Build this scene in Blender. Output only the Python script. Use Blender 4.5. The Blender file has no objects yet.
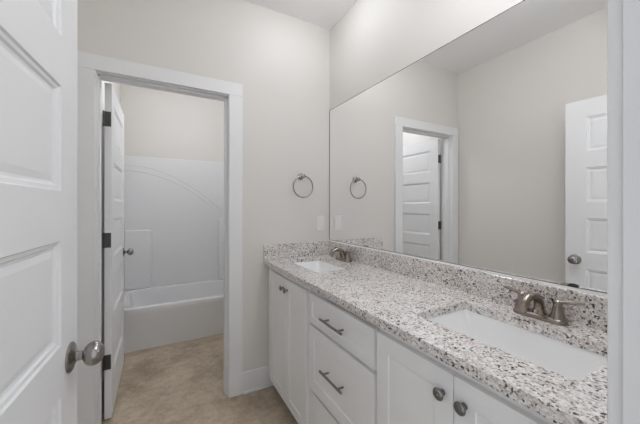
import bpy, bmesh, math, random
from mathutils import Vector, Matrix

# ------------------------------------------------------------------ camera, world, lights, exposure
scn = bpy.context.scene
COL = scn.collection
# world axes: x = towards the mirror wall, y = into the room, z = up (metres)
F, YAW, PITCH, ROLL, EYE = 289.26, 0.5062, 0.0, 0.0006, 1.2876
fw = Vector((math.sin(YAW)*math.cos(PITCH), math.cos(YAW)*math.cos(PITCH), math.sin(PITCH)))
rt = Vector((math.cos(YAW), -math.sin(YAW), 0))
up = rt.cross(fw)
rt2 = rt*math.cos(ROLL) + up*math.sin(ROLL)
up2 = -rt*math.sin(ROLL) + up*math.cos(ROLL)
cam = bpy.data.cameras.new('camera')
cam.sensor_fit = 'HORIZONTAL'
cam.sensor_width = 36.0
cam.lens = 36.0*F/640.0
cam.shift_y = (207.02-212.0)/640.0     # the photograph's verticals are kept upright
cam.clip_start = 0.01
cam_o = bpy.data.objects.new('camera', cam)
M = Matrix((rt2, up2, -fw)).transposed().to_4x4()
M.translation = (0, 0, EYE)
cam_o.matrix_world = M
COL.objects.link(cam_o)
scn.camera = cam_o

scn.view_settings.view_transform = 'Standard'
scn.view_settings.look = 'None'
scn.view_settings.gamma = 1.0
scn.view_settings.use_curve_mapping = False
scn.view_settings.exposure = 0.34
scn.cycles.max_bounces = 16
scn.cycles.diffuse_bounces = 10
scn.cycles.glossy_bounces = 6

world = bpy.data.worlds.new('World')
scn.world = world
world.use_nodes = True
world.node_tree.nodes['Background'].inputs['Color'].default_value = (0.95, 0.99, 1.05, 1)
world.node_tree.nodes['Background'].inputs['Strength'].default_value = 0.78

# the lamps of the place are glowing glass built further down; their strengths are set here
H_CEIL = 2.7267
CAN = (0.83, 1.54)                             # dome lamp near the far corner
VAN_X, VAN_Z, VAN_Y = 0.915, 2.45, (0.20, 0.375, 0.55)   # globes of the bar lamp over the near basin
TUB_LAMP = (0.28, 2.74, 2.48)                  # globe lamp in the tub room
CAN_STRENGTH, VAN_STRENGTH, TUB_STRENGTH = 29.0, 28.0, 51.0

# ------------------------------------------------------------------ materials
def new_mat(name):
    m = bpy.data.materials.new(name); m.use_nodes = True
    nt = m.node_tree
    return m, nt, nt.nodes['Principled BSDF']

def paint(name, rgb, rough=0.5, bump=0.0, scale=120.0, spec=0.5, vary=0.0):
    m, nt, b = new_mat(name)
    b.inputs['Base Color'].default_value = (*rgb, 1)
    b.inputs['Roughness'].default_value = rough
    b.inputs['Specular IOR Level'].default_value = spec
    tc = nt.nodes.new('ShaderNodeTexCoord')
    n = nt.nodes.new('ShaderNodeTexNoise'); n.inputs['Scale'].default_value = scale; n.inputs['Detail'].default_value = 3
    nt.links.new(tc.outputs['Object'], n.inputs['Vector'])
    if bump:
        bp = nt.nodes.new('ShaderNodeBump'); bp.inputs['Strength'].default_value = bump; bp.inputs['Distance'].default_value = 0.002
        nt.links.new(n.outputs['Fac'], bp.inputs['Height'])
        nt.links.new(bp.outputs['Normal'], b.inputs['Normal'])
    if vary:
        mx = nt.nodes.new('ShaderNodeMix'); mx.data_type = 'RGBA'
        mx.inputs[6].default_value = (*[c*(1-vary) for c in rgb], 1)
        mx.inputs[7].default_value = (*[min(1, c*(1+vary)) for c in rgb], 1)
        n2 = nt.nodes.new('ShaderNodeTexNoise'); n2.inputs['Scale'].default_value = 2.5; n2.inputs['Detail'].default_value = 4
        nt.links.new(tc.outputs['Object'], n2.inputs['Vector'])
        nt.links.new(n2.outputs['Fac'], mx.inputs[0])
        nt.links.new(mx.outputs[2], b.inputs['Base Color'])
    return m

def metal(name, rgb, rough=0.3, aniso=0.0):
    m, nt, b = new_mat(name)
    b.inputs['Base Color'].default_value = (*rgb, 1)
    b.inputs['Metallic'].default_value = 1.0
    tc = nt.nodes.new('ShaderNodeTexCoord')
    n = nt.nodes.new('ShaderNodeTexNoise'); n.inputs['Scale'].default_value = 90; n.inputs['Detail'].default_value = 2
    mr = nt.nodes.new('ShaderNodeMapRange')
    mr.inputs['To Min'].default_value = rough*0.8; mr.inputs['To Max'].default_value = rough*1.25
    nt.links.new(tc.outputs['Object'], n.inputs['Vector'])
    nt.links.new(n.outputs['Fac'], mr.inputs['Value'])
    nt.links.new(mr.outputs['Result'], b.inputs['Roughness'])
    return m

WALL = paint('wall_paint', (0.70, 0.676, 0.642), 0.6, 0.05, 260)
CEIL = paint('ceiling_paint', (0.90, 0.90, 0.90), 0.8, 0.05, 200)
TRIM = paint('trim_paint', (0.78, 0.78, 0.785), 0.4)
DOOR = paint('door_paint', (0.78, 0.78, 0.785), 0.42, 0.03, 300)
CAB = paint('cabinet_paint', (0.86, 0.86, 0.86), 0.4)
CABIN = paint('cabinet_shadow_gap', (0.50, 0.50, 0.50), 0.6)
KICK = paint('toe_kick_board', (0.35, 0.34, 0.33), 0.7)
ACRYL = paint('tub_acrylic', (0.76, 0.76, 0.765), 0.22)
CERAM = paint('sink_ceramic', (0.88, 0.88, 0.878), 0.12)
PLAST = paint('switch_plastic', (0.80, 0.79, 0.77), 0.35)
NICKEL = metal('brushed_nickel', (0.34, 0.325, 0.31), 0.22)
DARKN = metal('dark_nickel', (0.26, 0.25, 0.24), 0.28)
FAUC = metal('warm_nickel', (0.33, 0.285, 0.25), 0.22)
HINGE = metal('hinge_metal', (0.12, 0.118, 0.115), 0.35)
CHROME = metal('polished_steel', (0.75, 0.75, 0.75), 0.15)
ALU = paint('white_aluminium', (0.94, 0.94, 0.94), 0.25)
EDGE = paint('mirror_edge_grey', (0.16, 0.16, 0.155), 0.5)
BLACK = paint('black_plastic', (0.03, 0.03, 0.03), 0.4)

def mirror_mat():
    m, nt, b = new_mat('mirror_silver')
    b.inputs['Base Color'].default_value = (0.97, 0.972, 0.97, 1)
    b.inputs['Metallic'].default_value = 1.0
    b.inputs['Roughness'].default_value = 0.0
    return m
MIRROR = mirror_mat()

def lamp_mat(name, strength):
    m, nt, b = new_mat(name)
    b.inputs['Base Color'].default_value = (0.9, 0.9, 0.88, 1)
    b.inputs['Emission Color'].default_value = (0.95, 0.99, 1.05, 1)
    b.inputs['Emission Strength'].default_value = strength
    return m
LENS = lamp_mat('dome_lamp_glow', CAN_STRENGTH)
GLOBE = lamp_mat('bar_lamp_glow', VAN_STRENGTH)
TGLOBE = lamp_mat('tub_lamp_glow', TUB_STRENGTH)

def granite():
    m, nt, b = new_mat('speckled_granite')
    L = nt.links
    tc = nt.nodes.new('ShaderNodeTexCoord')
    def noise(scale, detail=4, rough=0.6, off=0.0):
        mp = nt.nodes.new('ShaderNodeMapping'); mp.inputs['Location'].default_value = (off, off*1.7, off*0.6)
        L.new(tc.outputs['Object'], mp.inputs['Vector'])
        n = nt.nodes.new('ShaderNodeTexNoise'); n.inputs['Scale'].default_value = scale
        n.inputs['Detail'].default_value = detail; n.inputs['Roughness'].default_value = rough
        L.new(mp.outputs['Vector'], n.inputs['Vector'])
        return n.outputs['Fac']
    def ramp(fac, a, bb):
        r = nt.nodes.new('ShaderNodeMapRange'); r.inputs['From Min'].default_value = a; r.inputs['From Max'].default_value = bb
        L.new(fac, r.inputs['Value']); return r.outputs['Result']
    def mix(fac, c1, c2):
        x = nt.nodes.new('ShaderNodeMix'); x.data_type = 'RGBA'
        L.new(fac, x.inputs[0])
        for i, c in ((6, c1), (7, c2)):
            if isinstance(c, tuple): x.inputs[i].default_value = (*c, 1)
            else: L.new(c, x.inputs[i])
        return x.outputs[2]
    # crystal grains: every Voronoi cell takes one mineral's colour, thinned and thickened by soft clouds
    def grains(scale, warp, off):
        nz = nt.nodes.new('ShaderNodeTexNoise'); nz.inputs['Scale'].default_value = scale*0.6; nz.inputs['Detail'].default_value = 3
        L.new(tc.outputs['Object'], nz.inputs['Vector'])
        va = nt.nodes.new('ShaderNodeVectorMath'); va.operation = 'MULTIPLY_ADD'
        va.inputs[1].default_value = (warp, warp, warp)
        L.new(nz.outputs['Color'], va.inputs[0]); 
        mp = nt.nodes.new('ShaderNodeMapping'); mp.inputs['Location'].default_value = (off, off, off)
        L.new(tc.outputs['Object'], mp.inputs['Vector']); L.new(mp.outputs['Vector'], va.inputs[2])
        vo = nt.nodes.new('ShaderNodeTexVoronoi'); vo.inputs['Scale'].default_value = scale
        L.new(va.outputs['Vector'], vo.inputs['Vector'])
        sp = nt.nodes.new('ShaderNodeSeparateColor'); L.new(vo.outputs['Color'], sp.inputs[0])
        return sp.outputs[0]
    def shifted(fac, cloud, amt):
        a = nt.nodes.new('ShaderNodeMath'); a.operation = 'MULTIPLY_ADD'
        a.inputs[1].default_value = amt
        L.new(cloud, a.inputs[0]); L.new(fac, a.inputs[2])
        return a.outputs[0]
    cloud = noise(9, 3, 0.6, 5)
    big = shifted(grains(170, 0.010, 0.0), cloud, 0.5)
    col = mix(ramp(big, 0.74, 0.84), (0.86, 0.84, 0.815), (0.58, 0.515, 0.485))
    col = mix(ramp(grains(260, 0.006, 4.0), 0.62, 0.66), col, (0.70, 0.665, 0.64))
    col = mix(ramp(shifted(grains(200, 0.010, 9.0), cloud, 0.35), 1.06, 1.075), col, (0.25, 0.205, 0.19))
    col = mix(ramp(shifted(grains(160, 0.012, 2.0), noise(13, 3, 0.6, 8), 0.35), 1.10, 1.11), col, (0.045, 0.04, 0.045))
    L.new(col, b.inputs['Base Color'])
    b.inputs['Roughness'].default_value = 0.14
    b.inputs['Specular IOR Level'].default_value = 0.7
    return m
GRANITE = granite()

def floor_mat():
    m, nt, b = new_mat('mottled_floor')
    L = nt.links
    tc = nt.nodes.new('ShaderNodeTexCoord')
    def noise(scale, detail, rough=0.6, dist=0.0):
        n = nt.nodes.new('ShaderNodeTexNoise'); n.inputs['Scale'].default_value = scale
        n.inputs['Detail'].default_value = detail; n.inputs['Roughness'].default_value = rough
        n.inputs['Distortion'].default_value = dist
        L.new(tc.outputs['Object'], n.inputs['Vector']); return n.outputs['Fac']
    def mix(fac, c1, c2, a, bb):
        r = nt.nodes.new('ShaderNodeMapRange'); r.inputs['From Min'].default_value = a; r.inputs['From Max'].default_value = bb
        L.new(fac, r.inputs['Value'])
        x = nt.nodes.new('ShaderNodeMix'); x.data_type = 'RGBA'; L.new(r.outputs['Result'], x.inputs[0])
        for i, c in ((6, c1), (7, c2)):
            if isinstance(c, tuple): x.inputs[i].default_value = (*c, 1)
            else: L.new(c, x.inputs[i])
        return x.outputs[2]
    c = mix(noise(3.2, 7, 0.7, 0.15), (0.31, 0.245, 0.172), (0.57, 0.48, 0.37), 0.36, 0.66)
    c = mix(noise(26, 5, 0.75), c, (0.26, 0.20, 0.14), 0.48, 0.85)
    c = mix(noise(48, 4, 0.7), c, (0.66, 0.585, 0.485), 0.56, 0.90)
    c = mix(noise(11, 4, 0.6), c, (0.64, 0.56, 0.46), 0.58, 0.85)
    c = mix(noise(6.3, 3, 0.55), c, (0.20, 0.155, 0.11), 0.70, 0.76)
    L.new(c, b.inputs['Base Color'])
    b.inputs['Roughness'].default_value = 0.55
    bp = nt.nodes.new('ShaderNodeBump'); bp.inputs['Strength'].default_value = 0.1; bp.inputs['Distance'].default_value = 0.003
    L.new(noise(40, 4), bp.inputs['Height']); L.new(bp.outputs['Normal'], b.inputs['Normal'])
    return m
FLOOR = floor_mat()

# ------------------------------------------------------------------ mesh helpers
def add_box(bm, x0, x1, y0, y1, z0, z1, bev=0.0, seg=2):
    ret = bmesh.ops.create_cube(bm, size=1.0)
    vs = ret['verts']
    for v in vs:
        v.co = Vector((x0 + (v.co.x+.5)*(x1-x0), y0 + (v.co.y+.5)*(y1-y0), z0 + (v.co.z+.5)*(z1-z0)))
    if bev:
        es = list({e for v in vs for e in v.link_edges})
        bmesh.ops.bevel(bm, geom=es, offset=bev, segments=seg, affect='EDGES', profile=0.5)
    return bm

def box(x0, x1, y0, y1, z0, z1, bev=0.0, seg=2):
    return add_box(bmesh.new(), x0, x1, y0, y1, z0, z1, bev, seg)

def frame_of(d):
    d = Vector(d).normalized()
    a = Vector((0, 0, 1)) if abs(d.z) < 0.9 else Vector((1, 0, 0))
    u = d.cross(a).normalized(); v = d.cross(u).normalized()
    return d, u, v

def add_lathe(bm, base, axis, prof, n=24, su=1.0, sv=1.0):
    """prof: (radius, distance along axis) pairs"""
    d, u, v = frame_of(axis)
    base = Vector(base)
    rings = []
    for r, t in prof:
        c = base + d*t
        if r < 1e-6: rings.append([bm.verts.new(c)])
        else: rings.append([bm.verts.new(c + u*(r*su*math.cos(2*math.pi*i/n)) + v*(r*sv*math.sin(2*math.pi*i/n))) for i in range(n)])
    for A, B in zip(rings, rings[1:]):
        for i in range(n):
            j = (i+1) % n
            if len(A) == 1 and len(B) == 1: continue
            if len(A) == 1: bm.faces.new((A[0], B[i], B[j]))
            elif len(B) == 1: bm.faces.new((A[i], A[j], B[0]))
            else: bm.faces.new((A[i], A[j], B[j], B[i]))
    for R in (rings[0], rings[-1]):
        if len(R) > 1: bm.faces.new(R)
    return bm

def add_tube(bm, pts, rad, n=12, closed=False):
    pts = [Vector(p) for p in pts]
    rads = rad if isinstance(rad, (list, tuple)) else [rad]*len(pts)
    rings = []
    N = len(pts)
    ref = None
    for i, p in enumerate(pts):
        if closed: t = pts[(i+1) % N] - pts[i-1]
        else: t = pts[min(i+1, N-1)] - pts[max(i-1, 0)]
        t.normalize()
        if ref is None: _, u, v = frame_of(t)
        else:
            u = (ref - t*ref.dot(t)).normalized(); v = t.cross(u)
        ref = u
        rings.append([bm.verts.new(p + u*(rads[i]*math.cos(2*math.pi*k/n)) + v*(rads[i]*math.sin(2*math.pi*k/n))) for k in range(n)])
    pairs = list(zip(rings, rings[1:])) + ([(rings[-1], rings[0])] if closed else [])
    for A, B in pairs:
        for k in range(n):
            j = (k+1) % n
            bm.faces.new((A[k], A[j], B[j], B[k]))
    if not closed:
        bm.faces.new(rings[0]); bm.faces.new(rings[-1])
    return bm

def rrect(x0, x1, y0, y1, r, n=6):
    pts = []
    for cx, cy, a0 in ((x1-r, y1-r, 0), (x0+r, y1-r, 90), (x0+r, y0+r, 180), (x1-r, y0+r, 270)):
        for k in range(n+1):
            a = math.radians(a0 + 90*k/n)
            pts.append((cx + r*math.cos(a), cy + r*math.sin(a)))
    return pts

def obj(name, bm, mat, parent=None, off=None, smooth=None):
    bmesh.ops.recalc_face_normals(bm, faces=bm.faces)
    if off is not None:
        bmesh.ops.translate(bm, verts=bm.verts, vec=-Vector(off))
    me = bpy.data.meshes.new(name)
    bm.to_mesh(me); bm.free()
    if smooth:
        for p in me.polygons: p.use_smooth = True
        me.set_sharp_from_angle(angle=math.radians(smooth))
    me.materials.append(mat)
    o = bpy.data.objects.new(name, me); COL.objects.link(o)
    if parent is not None: o.parent = parent
    elif off is not None: o.location = off
    return o

def tag(o, label=None, cat=None, group=None, kind=None):
    if label: o['label'] = label
    if cat: o['category'] = cat
    if group: o['group'] = group
    if kind: o['kind'] = kind
    return o

def thing(name, label, cat, loc=(0, 0, 0), rz=0.0, group=None, kind=None):
    o = bpy.data.objects.new(name, None); COL.objects.link(o)
    o.empty_display_size = 0.05
    o.location = loc; o.rotation_euler = (0, 0, rz)
    return tag(o, label, cat, group, kind)

def copy_tree(o, parent=None):
    c = o.copy(); COL.objects.link(c)
    if parent is not None: c.parent = parent
    for ch in list(o.children): copy_tree(ch, c)
    return c

def struct(name, bm, mat, label, cat):
    return tag(obj(name, bm, mat), label, cat, kind='structure')

# ------------------------------------------------------------------ room shell
RW, DW, RL = 1.2064, 2.0155, -0.4112         # mirror wall, doorway wall, left wall
ENT0, ENT1 = 0.034, 0.149                    # entry wall, hall face and room face
TL, TR, TB = -0.3680, 1.1520, 3.813          # tub room: left, right, back
T = 0.12
C0, C1, HI, HO = -0.3076, 0.4034, 2.04, 2.1292
J = 0.018
struct('floor', box(-1.0, 1.5, -1.3, TB+T, -0.05, 0), FLOOR, 'mottled tan brown floor running through the doorway to the tub', 'floor')
struct('ceiling', box(-1.0, 1.5, 0.0, TB+T, H_CEIL, H_CEIL+0.06), CEIL, 'flat white ceiling above the mirror and doorway', 'ceiling')
struct('wall_right', box(RW, RW+T, ENT0, DW, 0, H_CEIL), WALL, 'pale greige wall that carries the big mirror', 'wall')
struct('wall_left', box(RL-T, RL, ENT0, TB, 0, H_CEIL), WALL, 'pale greige wall opposite the mirror, seen in the mirror', 'wall')
bm = bmesh.new()
add_box(bm, RL, C0-J, DW, DW+T, 0, HI+J)
add_box(bm, C1+J, RW+T, DW, DW+T, 0, HI+J)
add_box(bm, RL, RW+T, DW, DW+T, HI+J, H_CEIL)
struct('wall_back', bm, WALL, 'pale greige wall with the doorway, towel ring and outlet', 'wall')
ED = 0.569; EL = -0.247                        # entry opening right and left jamb faces
bm = bmesh.new()
add_box(bm, RL, EL-J, ENT0, ENT1, 0, HI+J)
add_box(bm, ED+J, RW, ENT0, ENT1, 0, HI+J)
add_box(bm, RL, RW, ENT0, ENT1, HI+J, H_CEIL)
struct('wall_front', bm, WALL, 'pale greige wall around the entry opening beside the camera', 'wall')
struct('wall_tub_back', box(TL, TR+T, TB, TB+T, 0, H_CEIL), WALL, 'greige wall strip above the white tub surround', 'wall')
struct('wall_tub_right', box(TR, TR+T, DW+T, TB, 0, H_CEIL), WALL, 'greige side wall right of the tub, behind the door jamb', 'wall')

struct('wall_tub_left', box(RL, TL, DW+T, TB, 0, H_CEIL), WALL, 'greige side wall close behind the open tub room door', 'wall')

# doorway trim: jamb lining, stop and flat casings with a butt-jointed head
def doorway(name, x0, x1, ya, yb, cw_l, cw_r, head, ct, stop_y, label, cw_back=None):
    """x0..x1 clear opening; ya..yb wall faces (ya towards the hall / room we stand in)"""
    bm = bmesh.new()
    add_box(bm, x0-J, x0, ya, yb, 0, HI)
    add_box(bm, x1, x1+J, ya, yb, 0, HI)
    add_box(bm, x0-J, x1+J, ya, yb, HI, HI+J)
    s0, s1 = stop_y
    add_box(bm, x0, x0+.011, s0, s1, 0, HI)
    add_box(bm, x1-.011, x1, s0, s1, 0, HI)
    add_box(bm, x0, x1, s0, s1, HI-.011, HI)
    rv = 0.005
    for (f0, f1, cwl) in ((ya-ct, ya, cw_l), (yb, yb+ct, cw_back or cw_l)):
        add_box(bm, x0-rv-cwl, x0-rv, f0, f1, 0, HI+rv, 0.0015, 1)
        add_box(bm, x1+rv, x1+rv+cw_r, f0, f1, 0, HI+rv, 0.0015, 1)
        add_box(bm, x0-rv-cwl, x1+rv+cw_r, f0, f1, HI+rv+0.0008, head, 0.0015, 1)
    return struct(name, bm, TRIM, label, 'door trim')
doorway('trim_1', C0, C1, DW, DW+T, 0.0905, 0.0895, HO, 0.018, (DW+0.03, DW+0.085), 'white flat casing around the doorway to the tub', 0.052)
doorway('trim_2', EL, ED, ENT0, ENT1, 0.09, 0.070, HO, 0.018, (ENT0+0.03, ENT0+0.07), 'white jamb and casing at right edge of the view, nearest the camera')

def baseboard(name, x0, x1, y0, y1, shoe, label):
    bm = bmesh.new()
    add_box(bm, x0, x1, y0, y1, 0, 0.143, 0.003, 2)
    sx0, sx1, sy0, sy1 = shoe
    add_box(bm, sx0, sx1, sy0, sy1, 0, 0.018, 0.006, 3)
    return struct(name, bm, TRIM, label, 'baseboard')
baseboard('baseboard_back', C1+.005+.0895, 0.745, DW-.014, DW, (C1+.005+.0895+.002, 0.745, DW-.034, DW-.014), 'white baseboard with shoe strip between casing and vanity')
baseboard('baseboard_left', RL, RL+.014, 0.17, DW-.02, (RL+.014, RL+.030, 0.17, DW-.02), 'white baseboard along the wall behind the entry door')
baseboard('baseboard_tub', TR-.014, TR, DW+T+.02, 3.03, (TR-.030, TR-.014, DW+T+.02, 3.03), 'white baseboard in the tub room')

# ------------------------------------------------------------------ panel doors
def panel_faces(bm, x0, x1, z0, z1, y, s, levels):
    """nested rectangles: levels = (inset, depth) pairs; s = +1 pushes towards +y"""
    rings = []
    for ins, dep in levels:
        rings.append([bm.verts.new((a, y + s*dep, c)) for a, c in ((x0+ins, z0+ins), (x1-ins, z0+ins), (x1-ins, z1-ins), (x0+ins, z1-ins))])
    for A, B in zip(rings, rings[1:]):
        for i in range(4):
            j = (i+1) % 4
            bm.faces.new((A[i], A[j], B[j], B[i]))
    bm.faces.new(rings[-1])
    return rings[0]

PROFILE = [(0, 0), (0.003, 0.0045), (0.010, 0.0055), (0.014, 0.0095), (0.020, 0.0105), (0.034, 0.0075)]
def door_leaf_bm(w, h, t, stile, rows, profile=PROFILE, both=True):
    """leaf in local space: x 0..w from hinge edge, y 0 (front) .. t (back), z 0..h; rows = (z0, z1)"""
    bm = bmesh.new()
    xs = [0, stile, w-stile, w]
    zs = [0] + [z for r in rows for z in r] + [h]
    for y, s in ((0, 1), (t, -1)):
        grid = [[bm.verts.new((x, y, z)) for z in zs] for x in xs]
        for i in range(3):
            for k in range(len(zs)-1):
                if i == 1 and k % 2 == 1 and (both or y == 0):
                    panel_faces(bm, xs[1], xs[2], zs[k], zs[k+1], y, s, profile)
                else:
                    bm.faces.new((grid[i][k], grid[i+1][k], grid[i+1][k+1], grid[i][k+1]))
    bmesh.ops.remove_doubles(bm, verts=bm.verts, dist=1e-5)
    bd = [e for e in bm.edges if e.is_boundary]
    bmesh.ops.bridge_loops(bm, edges=bd)
    return bm

ROWS = [(0.252+.354*k, 0.252+.354*k+.240) for k in range(5)]

def knob_set(parent, x, z, t, mat):
    for y, s in ((0, -1), (t, 1)):
        bm = bmesh.new()
        add_lathe(bm, (x, y, z), (0, s, 0), [(0.0360, 0), (0.0360, 0.003), (0.033, 0.0055), (0.024, 0.008), (0.0165, 0.0105), (0.013, 0.014)], 32)
        r = obj('knob_rose', bm, mat, parent, smooth=40)
        bm = bmesh.new()
        prof = [(0.0120, 0.012), (0.0110, 0.018), (0.0115, 0.026), (0.0150, 0.0285)]
        for k in range(3, 14):
            a = math.pi*k/14
            prof.append((0.0290*math.sin(a)**0.75 if k < 14 else 0, 0.0475 - 0.0215*math.cos(a)))
        prof.append((0, 0.069))
        add_lathe(bm, (x, y, z), (0, s, 0), prof, 32)
        obj('knob', bm, mat, r, smooth=50)

def hinges(parent, t, zs, mat, back):
    """leaf plate on the hinge edge and knuckle at the pin side (y = t side)"""
    for z in zs:
        bm = bmesh.new()
        add_box(bm, -0.0025, 0.0, 0.003, t-0.001, z-0.0445, z+0.0445, 0.0008, 1)
        for dz in (-.03, 0, .03):
            for dy in (-0.007, 0.007):
                add_lathe(bm, (-0.0025, t*0.5+dy, z+dz), (-1, 0, 0), [(0.003, 0), (0.002, 0.0012), (0, 0.0015)], 10)
        hp = obj('hinge', bm, mat, parent, smooth=35)
        bm = bmesh.new()
        add_lathe(bm, (-0.004, t+0.004, z-0.047), (0, 0, 1), [(0.003, 0), (0.0055, 0.003), (0.0055, 0.091), (0.003, 0.094)], 14)
        obj('hinge_pin', bm, mat, hp, smooth=35)

def panel_door(name, label, w, h, loc, rz, knob_x, knob_z, hz, hmat, stile=0.114):
    d = thing(name, label, 'door', loc, rz, kind='structure')
    t = 0.035
    obj('door_leaf', door_leaf_bm(w, h, t, stile, ROWS), DOOR, d)
    knob_set(d, knob_x, knob_z, t, NICKEL)
    hinges(d, t, hz, hmat, True)
    bm = box(w, w+.0015, t/2-.0125, t/2+.0125, knob_z-.028, knob_z+.028)
    obj('latch_plate', bm, NICKEL, d)
    return d
TH = math.radians(3.3)
panel_door('door_1', 'open white five panel door at left edge, knob nearest the camera', 0.81, 2.030,
           (-0.1904-0.81*math.sin(TH), 0.9796-0.81*math.cos(TH), 0.010), math.pi/2-TH, 0.755, 0.906, (0.34, 1.075, 1.80), NICKEL)
panel_door('door_2', 'white five panel door swung open into the tub room', 0.700, 2.018,
           (-0.2535, DW+T+0.004, 0.014), math.pi/2, 0.637, 0.913, (0.340, 1.073, 1.802), HINGE, 0.11)

# ------------------------------------------------------------------ vanity
CF, CT, CTH = 0.6526, 0.9104, 0.030
VN = 0.170                                     # near end of the vanity
XD = 0.674                                     # door and drawer faces
XF = XD + 0.019                                # face frame front
ZB, ZT = 0.080, CT-CTH

def carcass(parent, y0, y1, openings):
    """box with a face frame; openings are just backed by the frame slab"""
    bm = bmesh.new()
    if openings is None:
        add_box(bm, XF, XF+.019, y0, y1, ZB, ZT)                 # closed face frame
    else:
        add_box(bm, XF+.008, XF+.019, y0, y0+.030, ZB, ZT)
        add_box(bm, XF+.008, XF+.019, y1-.030, y1, ZB, ZT)
        for a, b in openings: add_box(bm, XF+.008, XF+.019, y0+.030, y1-.030, a, b)
        add_box(bm, RW-.006, RW-.001, y0+.016, y1-.016, ZB+.016, ZT)
    add_box(bm, XF+.019, RW-.001, y0, y0+.016, ZB, ZT)           # sides
    add_box(bm, XF+.019, RW-.001, y1-.016, y1, ZB, ZT)
    add_box(bm, XF+.019, RW-.001, y0+.016, y1-.016, ZB, ZB+.016)
    obj('carcass', bm, CAB, parent, off=parent.location)
    obj('toe_kick', box(XF+.065, XF+.077, y0, y1, 0, ZB), KICK, parent, off=parent.location)

def shaker(y0, y1, z0, z1, st):
    """five-piece front facing -x; flat recessed centre with a small bead"""
    bm = bmesh.new()
    t = 0.0185
    R = []
    for ins, dx in ((0, t), (0, 0.0012), (0.0012, 0), (st, 0), (st+.002, 0.0035), (st+.005, 0.0042), (st+.006, 0.0046)):
        R.append([bm.verts.new((XD+dx, a, c)) for a, c in ((y0+ins, z0+ins), (y1-ins, z0+ins), (y1-ins, z1-ins), (y0+ins, z1-ins))])
    for A, B in zip(R, R[1:]):
        for i in range(4):
            j = (i+1) % 4
            bm.faces.new((A[i], A[j], B[j], B[i]))
    bm.faces.new(R[-1]); bm.faces.new(R[0])
    return bm

def cab_knob(parent, y, z, off):
    bm = bmesh.new()
    add_lathe(bm, (XD, y, z), (-1, 0, 0), [(0.0085, 0), (0.0085, 0.002), (0.006, 0.005), (0.0055, 0.012), (0.008, 0.0145), (0.0155, 0.0175),
                                           (0.0165, 0.0195), (0.0155, 0.0225), (0.011, 0.0255), (0.005, 0.0272), (0, 0.0276)], 28)
    obj('knob', bm, DARKN, parent, off=off, smooth=50)

def sink_cabinet(y0, y1, ym, dy0, dy1, label):
    r = thing('sink_cabinet', label, 'cabinet', (XF+.2, (y0+y1)/2, 0))
    off = r.location.copy()
    carcass(r, y0, y1, None)
    for a, b, k in ((ym+.0015, dy1, ym+.032), (dy0, ym-.0015, ym-.032)):
        d = obj('door', shaker(a, b, ZB+.004, 0.846, 0.058), CAB, r, off=off)
        cab_knob(d, k, 0.785, off)
    return r
Y_A, Y_B = 1.351, 0.808
sink_cabinet(Y_A, DW-.002, 1.654, 1.366, 1.942, 'white two door sink cabinet at far end beside the doorway wall')
sink_cabinet(VN, Y_B, 0.494, VN+.012, 0.801, 'white two door sink cabinet nearest the camera, two knobs side by side')

r = thing('drawer_cabinet', 'white three drawer cabinet between the two sink cabinets', 'cabinet', (XF+.2, (Y_A+Y_B)/2, 0))
off = r.location.copy()
carcass(r, Y_B, Y_A, ((0.835, ZT), (0.672, 0.708), (ZB, ZB+.03)))
for z0, z1, zh, st in ((0.698, 0.847, 0.772, 0.036), (0.361, 0.683, 0.532, 0.058), (ZB+.004, 0.334, 0.235, 0.058)):
    bm = shaker(0.816, 1.336, z0, z1, st)
    if z0 < .2: bmesh.ops.translate(bm, verts=bm.verts, vec=(0.012, 0, 0))
    d = obj('drawer', bm, CAB, r, off=off)
    bm = bmesh.new()
    yc = 1.074
    add_tube(bm, [(XD-.030, yc-.090, zh), (XD-.030, yc+.090, zh)], 0.0055, 14)
    for s in (-.060, .060):
        add_tube(bm, [(XD, yc+s, zh), (XD-.030, yc+s, zh)], 0.0045, 12)
    obj('bar_pull', bm, DARKN, d, off=off, smooth=40)

# counter with two cut-outs
S1 = (0.790, 1.072, 1.462, 1.938)
S2 = (0.788, 1.064, 0.276, 0.730)
def counter_bm():
    bm = bmesh.new()
    loops = [[(CF, VN-.018), (RW-.001, VN-.018), (RW-.001, DW-.001), (CF, DW-.001)], rrect(*S1, 0.016), rrect(*S2, 0.016)]
    edges = []
    for lp in loops:
        vs = [bm.verts.new((x, y, CT)) for x, y in lp]
        edges += [bm.edges.new((vs[i], vs[(i+1) % len(vs)])) for i in range(len(vs))]
    bmesh.ops.triangle_fill(bm, edges=edges, use_beauty=True)
    # drop any triangles that fell inside the cut-outs
    bad = []
    for f in bm.faces:
        c = f.calc_center_median()
        for s in (S1, S2):
            if s[0]+.004 < c.x < s[1]-.004 and s[2]+.004 < c.y < s[3]-.004:
                # inside only when all its corners lie on the cut-out
                if all(s[0]-1e-4 <= v.co.x <= s[1]+1e-4 and s[2]-1e-4 <= v.co.y <= s[3]+1e-4 for v in f.verts): bad.append(f)
    if bad: bmesh.ops.delete(bm, geom=bad, context='FACES')
    ext = bmesh.ops.extrude_face_region(bm, geom=list(bm.faces))
    bmesh.ops.translate(bm, verts=[g for g in ext['geom'] if isinstance(g, bmesh.types.BMVert)], vec=(0, 0, -CTH))
    return bm
tag(obj('countertop', counter_bm(), GRANITE), 'long speckled cream granite vanity top with two sink cut-outs', 'countertop')
tag(obj('backsplash', box(1.183, RW-.001, VN-.018, DW-.0215, CT, 1.0125, 0.0015, 1), GRANITE),
    'long low granite backsplash under the mirror', 'backsplash')
tag(obj('backsplash', box(CF, RW-.001, DW-.0210, DW-.001, CT, 1.0155, 0.0015, 1), GRANITE),
    'short granite side splash against the doorway wall under the outlet', 'backsplash')

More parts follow.
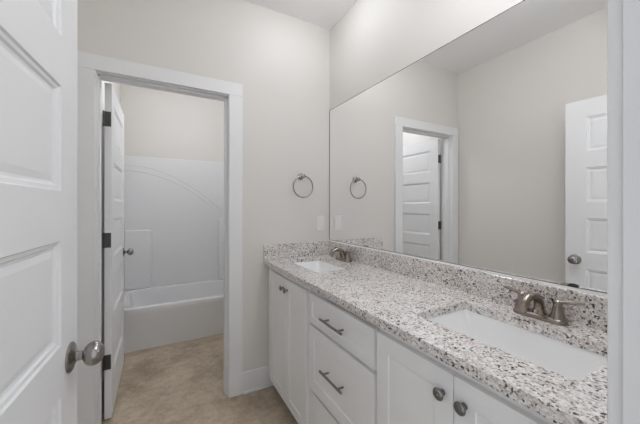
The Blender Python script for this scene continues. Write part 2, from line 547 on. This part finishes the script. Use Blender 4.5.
def sink_bm(s):
    cx, cy = (s[0]+s[1])/2, (s[2]+s[3])/2
    z0 = CT-CTH-.0005
    bm = bmesh.new()
    def ring(ix, iy0, iy1, r, z):
        return [bm.verts.new((x, y, z)) for x, y in rrect(s[0]+ix, s[1]-ix, s[2]+iy0, s[3]-iy1, r, 6)]
    spec = [(-.022, -.022, -.022, .030, z0), (-.003, -.003, -.003, .018, z0), (0, .001, .001, .020, z0-.006), (.005, .006, .012, .026, z0-.030), (.014, .018, .050, .034, z0-.105),
            (.024, .030, .066, .040, z0-.122), (.040, .050, .090, .040, z0-.130), (.080, .120, .150, .030, z0-.136)]
    rings = [ring(*q) for q in spec]
    outer = [ring(-.022, -.022, -.022, .040, z0-.014), ring(-.006, 0.0, 0.0, .040, z0-.05), ring(.02, .03, .03, .05, z0-.15)]
    n = len(rings[0])
    def skin(A, B):
        for i in range(n):
            bm.faces.new((A[i], A[(i+1) % n], B[(i+1) % n], B[i]))
    for A, B in zip(rings, rings[1:]): skin(A, B)
    bm.faces.new(rings[-1])
    skin(rings[0], outer[0]); skin(outer[0], outer[1]); skin(outer[1], outer[2]); bm.faces.new(outer[2])
    return bm, (cx, cy, z0-.137)
for s, lab in ((S1, 'white undermount basin at far end beside the doorway wall'), (S2, 'large white undermount basin nearest the camera')):
    bm, c = sink_bm(s)
    root = thing('sink', lab, 'sink', (c[0], c[1], CT-CTH-.15))
    obj('bowl', bm, CERAM, root, off=root.location, smooth=50)
    bm = bmesh.new()
    add_lathe(bm, (c[0], c[1], c[2]), (0, 0, 1), [(0.024, -.004), (0.024, 0.0015), (0.020, 0.003), (0.013, 0.001), (0.012, 0.005), (0, 0.006)], 24)
    obj('drain', bm, FAUC, root, off=root.location, smooth=40)

# ------------------------------------------------------------------ faucets (local: spout towards -x, base on z=0)
def make_faucet(label):
    root = thing('faucet', label, 'faucet', (0, 0, 0))
    bm = bmesh.new()
    lv = [(0, 0.0), (0, 0.010), (0.003, 0.014), (0.007, 0.016)]
    rings = [[bm.verts.new((x, y, z)) for x, y in rrect(-.027+i, .027-i, -.080+i, .080-i, .026-i*.9, 7)] for i, z in lv]
    n = len(rings[0])
    for A, B in zip(rings, rings[1:]):
        for i in range(n): bm.faces.new((A[i], A[(i+1) % n], B[(i+1) % n], B[i]))
    bm.faces.new(rings[0]); bm.faces.new(rings[-1])
    obj('base_plate', bm, FAUC, root, smooth=40)
    # low arc spout
    pts, rad = [], []
    for k in range(15):
        a = math.radians(180*k/14 * 0.93)
        pts.append((-0.052 + 0.054*math.cos(a), 0, 0.030 + 0.052*math.sin(a)))
        rad.append(0.0158 - 0.0043*k/14)
    pts = [(0.002, 0, 0.014)] + pts; rad = [0.0175] + rad
    bm = add_tube(bmesh.new(), pts, rad, 18)
    add_lathe(bm, (0.002, 0, 0.014), (0, 0, 1), [(0.022, 0), (0.0205, 0.006), (0.0165, 0.014), (0.015, 0.018)], 22)
    sp = obj('spout', bm, FAUC, root, smooth=50)
    tip = Vector(pts[-1]); d = (tip - Vector(pts[-2])).normalized()
    bm = add_lathe(bmesh.new(), tip - d*0.004, d, [(0.0112, 0), (0.0112, 0.010), (0.009, 0.0105), (0, 0.0105)], 18)
    obj('aerator', bm, FAUC, sp, smooth=40)
    for s in (-1, 1):
        bm = bmesh.new()
        add_lathe(bm, (0, s*.053, 0.014), (0, 0, 1), [(0.0235, 0), (0.0225, 0.004), (0.019, 0.012), (0.0150, 0.030), (0.0120, 0.046), (0.0130, 0.050), (0.0110, 0.056), (0.0045, 0.061), (0, 0.062)], 24)
        h = obj('handle', bm, FAUC, root, smooth=45)
        a = Vector((0, s*.053, 0.068))
        b = a + Vector((0.004, s*.066, 0.012))
        pts = [a + (b-a)*(k/6) for k in range(7)]
        bm = add_tube(bmesh.new(), pts, [0.0068, 0.0062, 0.0058, 0.0058, 0.0062, 0.0064, 0.0045], 12)
        obj('lever', bm, FAUC, h, smooth=45)
    # pop-up rod
    bm = add_tube(bmesh.new(), [(0.020, 0, 0.014), (0.020, 0, 0.060)], 0.0022, 8)
    add_lathe(bm, (0.020, 0, 0.058), (0, 0, 1), [(0.002, 0), (0.005, 0.003), (0.005, 0.007), (0, 0.010)], 12)
    obj('lift_rod', bm, FAUC, root, smooth=45)
    return root
fa = make_faucet('warm nickel two handle faucet at the near large basin')
fa.location = (1.136, 0.502, CT)
fb = copy_tree(fa)
fb.location = (1.136, 1.705, CT)
tag(fb, 'warm nickel two handle faucet at the far basin in the corner')
for f_ in (fa, fb): f_['group'] = 'faucets on the granite top'

# ------------------------------------------------------------------ mirror
MX = 1.2024
mroot = thing('wall_mirror', 'large frameless mirror covering the wall above the vanity', 'mirror', (MX, 1.08, 1.0165))
off = mroot.location.copy()
obj('mirror_glass', box(MX, RW-.0005, VN-.015, DW-.008, 1.0248, 2.0665), MIRROR, mroot, off=off)
bm = box(MX-.005, RW-.0005, VN-.015, DW-.004, 1.0130, 1.0212)
obj('bottom_channel', bm, ALU, mroot, off=off)
bm = bmesh.new()
add_box(bm, MX-.0012, RW-.0005, VN-.015, DW-.004, 1.0213, 1.0248)
add_box(bm, MX-.0012, RW-.0005, VN-.015, DW-.004, 2.0665, 2.0691)
add_box(bm, MX-.0012, RW-.0005, DW-.008, DW-.004, 1.0248, 2.0665)
obj('dark_edge', bm, EDGE, mroot, off=off)
bm = bmesh.new()
add_lathe(bm, (MX-.0002, 0.432, 1.0285), (-1, 0, 0), [(0.011, 0), (0.011, 0.003), (0.006, 0.005), (0, 0.005)], 18, 1.4, 0.5)
obj('mirror_clip', bm, BLACK, mroot, off=off, smooth=40)

# ------------------------------------------------------------------ towel ring and outlet
tr = thing('towel_ring', 'brushed nickel towel ring on the wall above the outlet', 'towel ring', (0.946, DW, 1.521))
bm = bmesh.new()
add_lathe(bm, (0, 0, 0), (0, -1, 0), [(0.025, 0), (0.025, 0.006), (0.022, 0.010), (0.013, 0.016), (0.010, 0.030)], 28)
obj('wall_mount', bm, NICKEL, tr, smooth=40)
bm = bmesh.new()
add_lathe(bm, (0, -.026, 0), (0, -1, 0), [(0.010, 0), (0.0145, 0.004), (0.0160, 0.018), (0.0145, 0.032), (0.006, 0.038), (0, 0.039)], 24)
obj('post', bm, NICKEL, tr, smooth=40)
pts = [(0.081*math.sin(2*math.pi*k/48), -.047, -.080 + 0.081*math.cos(2*math.pi*k/48)) for k in range(48)]
obj('ring', add_tube(bmesh.new(), pts, 0.0048, 12, True), NICKEL, tr, smooth=60)

sw = thing('wall_outlet', 'white rocker outlet plate on the wall above the side splash', 'outlet', (1.119, DW, 1.157))
bm = box(-.036, .036, -.007, 0, -.060, .060, 0.003, 3)
obj('cover_plate', bm, PLAST, sw)
bm = box(-.0165, .0165, -.009, -.0055, -.033, .033, 0.0015, 2)
obj('insert', bm, PLAST, sw)
for z in (-.047, .047):
    obj('screw', add_lathe(bmesh.new(), (0, -.0058, z), (0, -1, 0), [(0.0032, 0), (0.0028, 0.0012), (0, 0.0014)], 12), PLAST, sw)

# ------------------------------------------------------------------ tub and surround
TF = 3.053; RIM = 0.381
tub = thing('bathtub', 'white alcove bathtub behind the doorway', 'bathtub', ((TL+TR)/2, (TF+TB)/2, 0))
off = tub.location.copy()
g = 0.002
def tub_bm():
    bm = bmesh.new()
    x0, x1, y0, y1 = TL+g, TR-g, TF, TB-g
    def ring(l, rr, f, b, r, z): return [bm.verts.new((x, y, z)) for x, y in rrect(x0+l, x1-rr, y0+f, y1-b, r, 6)]
    spec = [(0, 0, 0.006, 0, .004, 0), (0, 0, 0.004, 0, .004, 0.30), (0, 0, 0.0, 0, .006, 0.33), (0, 0, 0.0, 0, .008, RIM-.012), (0.003, 0.003, 0.004, 0.003, .010, RIM-.003), (0.01, 0.01, 0.014, 0.01, .016, RIM),
            (.07, .07, .062, .065, .10, RIM), (.078, .078, .074, .073, .10, RIM-.008), (.10, .09, .085, .085, .12, RIM-.12), (.16, .12, .11, .11, .14, 0.09), (.24, .17, .17, .17, .12, 0.06)]
    R = [ring(*q) for q in spec]
    n = len(R[0])
    for A, B in zip(R, R[1:]):
        for i in range(n): bm.faces.new((A[i], A[(i+1) % n], B[(i+1) % n], B[i]))
    bm.faces.new(R[-1]); bm.faces.new(R[0])
    return bm
obj('tub_basin', tub_bm(), ACRYL, tub, off=off, smooth=35)

ST = 1.852
sur = thing('tub_surround', 'white moulded three wall tub surround with arched line and ledges', 'shower surround', ((TL+TR)/2, TB, RIM))
off = sur.location.copy()
PY = TB-.030
bm = bmesh.new()
add_box(bm, TL+g, TR-g, PY, TB-g, RIM+.0005, ST)
bmesh.ops.bevel(bm, geom=[e for e in bm.edges if all(v.co.z > 1 for v in e.verts)], offset=0.010, segments=3, affect='EDGES')
obj('back_panel', bm, ACRYL, sur, off=off)
obj('side_panel', box(TL+g, TL+.03, TF+.01, PY, RIM+.001, ST, 0.006, 2), ACRYL, sur, off=off)
obj('side_panel', box(TR-.03, TR-g, TF+.01, PY, RIM+.001, ST, 0.006, 2), ACRYL, sur, off=off)
obj('shelf_column', box(TL+.03, -0.080, PY-.042, PY, RIM+.001, 1.035, 0.020, 6), ACRYL, sur, off=off, smooth=40)
obj('shelf_column', box(0.640, TR-.03, PY-.042, PY, RIM+.001, 1.142, 0.020, 6), ACRYL, sur, off=off, smooth=40)
# arched double bead sweeping down to the right ledge
def arch_bm(dz, rad):
    pts = []
    for k in range(41):
        x = -0.37 + (1.075)*k/40
        u = x + 0.33
        pts.append((x, PY+.0035, 1.752 + dz - 0.475*u*u - 0.02*u**4))
    return pts, rad
bm = bmesh.new()
for dz, rd in ((0.0, 0.008), (-0.062, 0.008)):
    p_, r_ = arch_bm(dz, rd)
    add_tube(bm, p_, r_, 10)
obj('arch_moulding', bm, ACRYL, sur, off=off, smooth=60)

# ------------------------------------------------------------------ lamps
def globe(cx, cy, cz, r):
    bm = bmesh.new()
    bmesh.ops.create_uvsphere(bm, u_segments=24, v_segments=16, radius=r)
    bmesh.ops.translate(bm, verts=bm.verts, vec=(cx, cy, cz))
    return bm
root = thing('dome_light', 'small round dome lamp on the ceiling above the far basin', 'ceiling light', (CAN[0], CAN[1], H_CEIL))
obj('base_ring', add_lathe(bmesh.new(), (0, 0, 0), (0, 0, -1), [(0.088, 0), (0.088, 0.010), (0.080, 0.014), (0.076, 0.010)], 36), TRIM, root, smooth=40)
prof = [(0.075*math.cos(math.pi/2*k/8), 0.010 + 0.048*math.sin(math.pi/2*k/8)) for k in range(8)] + [(0, 0.058)]
obj('dome_shade', add_lathe(bmesh.new(), (0, 0, 0), (0, 0, -1), prof, 36), LENS, root, smooth=80)

root = thing('vanity_light', 'three globe bar lamp on the wall above the mirror', 'wall lamp', (RW, VAN_Y[1], VAN_Z))
obj('back_plate', box(-.020, 0, -.23, .23, -.045, .045, 0.004, 2), NICKEL, root)
for y in VAN_Y:
    a = obj('arm', add_tube(bmesh.new(), [(-.018, y-VAN_Y[1], 0), (VAN_X-RW+.06, y-VAN_Y[1], 0)], 0.010, 14), NICKEL, root, smooth=50)
    bm = add_lathe(bmesh.new(), (VAN_X-RW+.075, y-VAN_Y[1], 0), (-1, 0, 0), [(0.024, 0), (0.024, 0.022), (0.020, 0.024)], 20)
    obj('socket', bm, NICKEL, a, smooth=40)
    obj('globe_shade', globe(VAN_X-RW, y-VAN_Y[1], 0, 0.055), GLOBE, root, smooth=80)

root = thing('pendant_light', 'glass globe lamp hanging from the tub room ceiling', 'ceiling light', (TUB_LAMP[0], TUB_LAMP[1], H_CEIL))
obj('canopy', add_lathe(bmesh.new(), (0, 0, 0), (0, 0, -1), [(0.06, 0), (0.06, 0.012), (0.045, 0.024), (0, 0.026)], 28), NICKEL, root, smooth=40)
obj('stem', add_tube(bmesh.new(), [(0, 0, -.02), (0, 0, TUB_LAMP[2]-H_CEIL+.065)], 0.007, 12), NICKEL, root, smooth=50)
obj('globe_shade', globe(0, 0, TUB_LAMP[2]-H_CEIL, 0.07), TGLOBE, root, smooth=80)
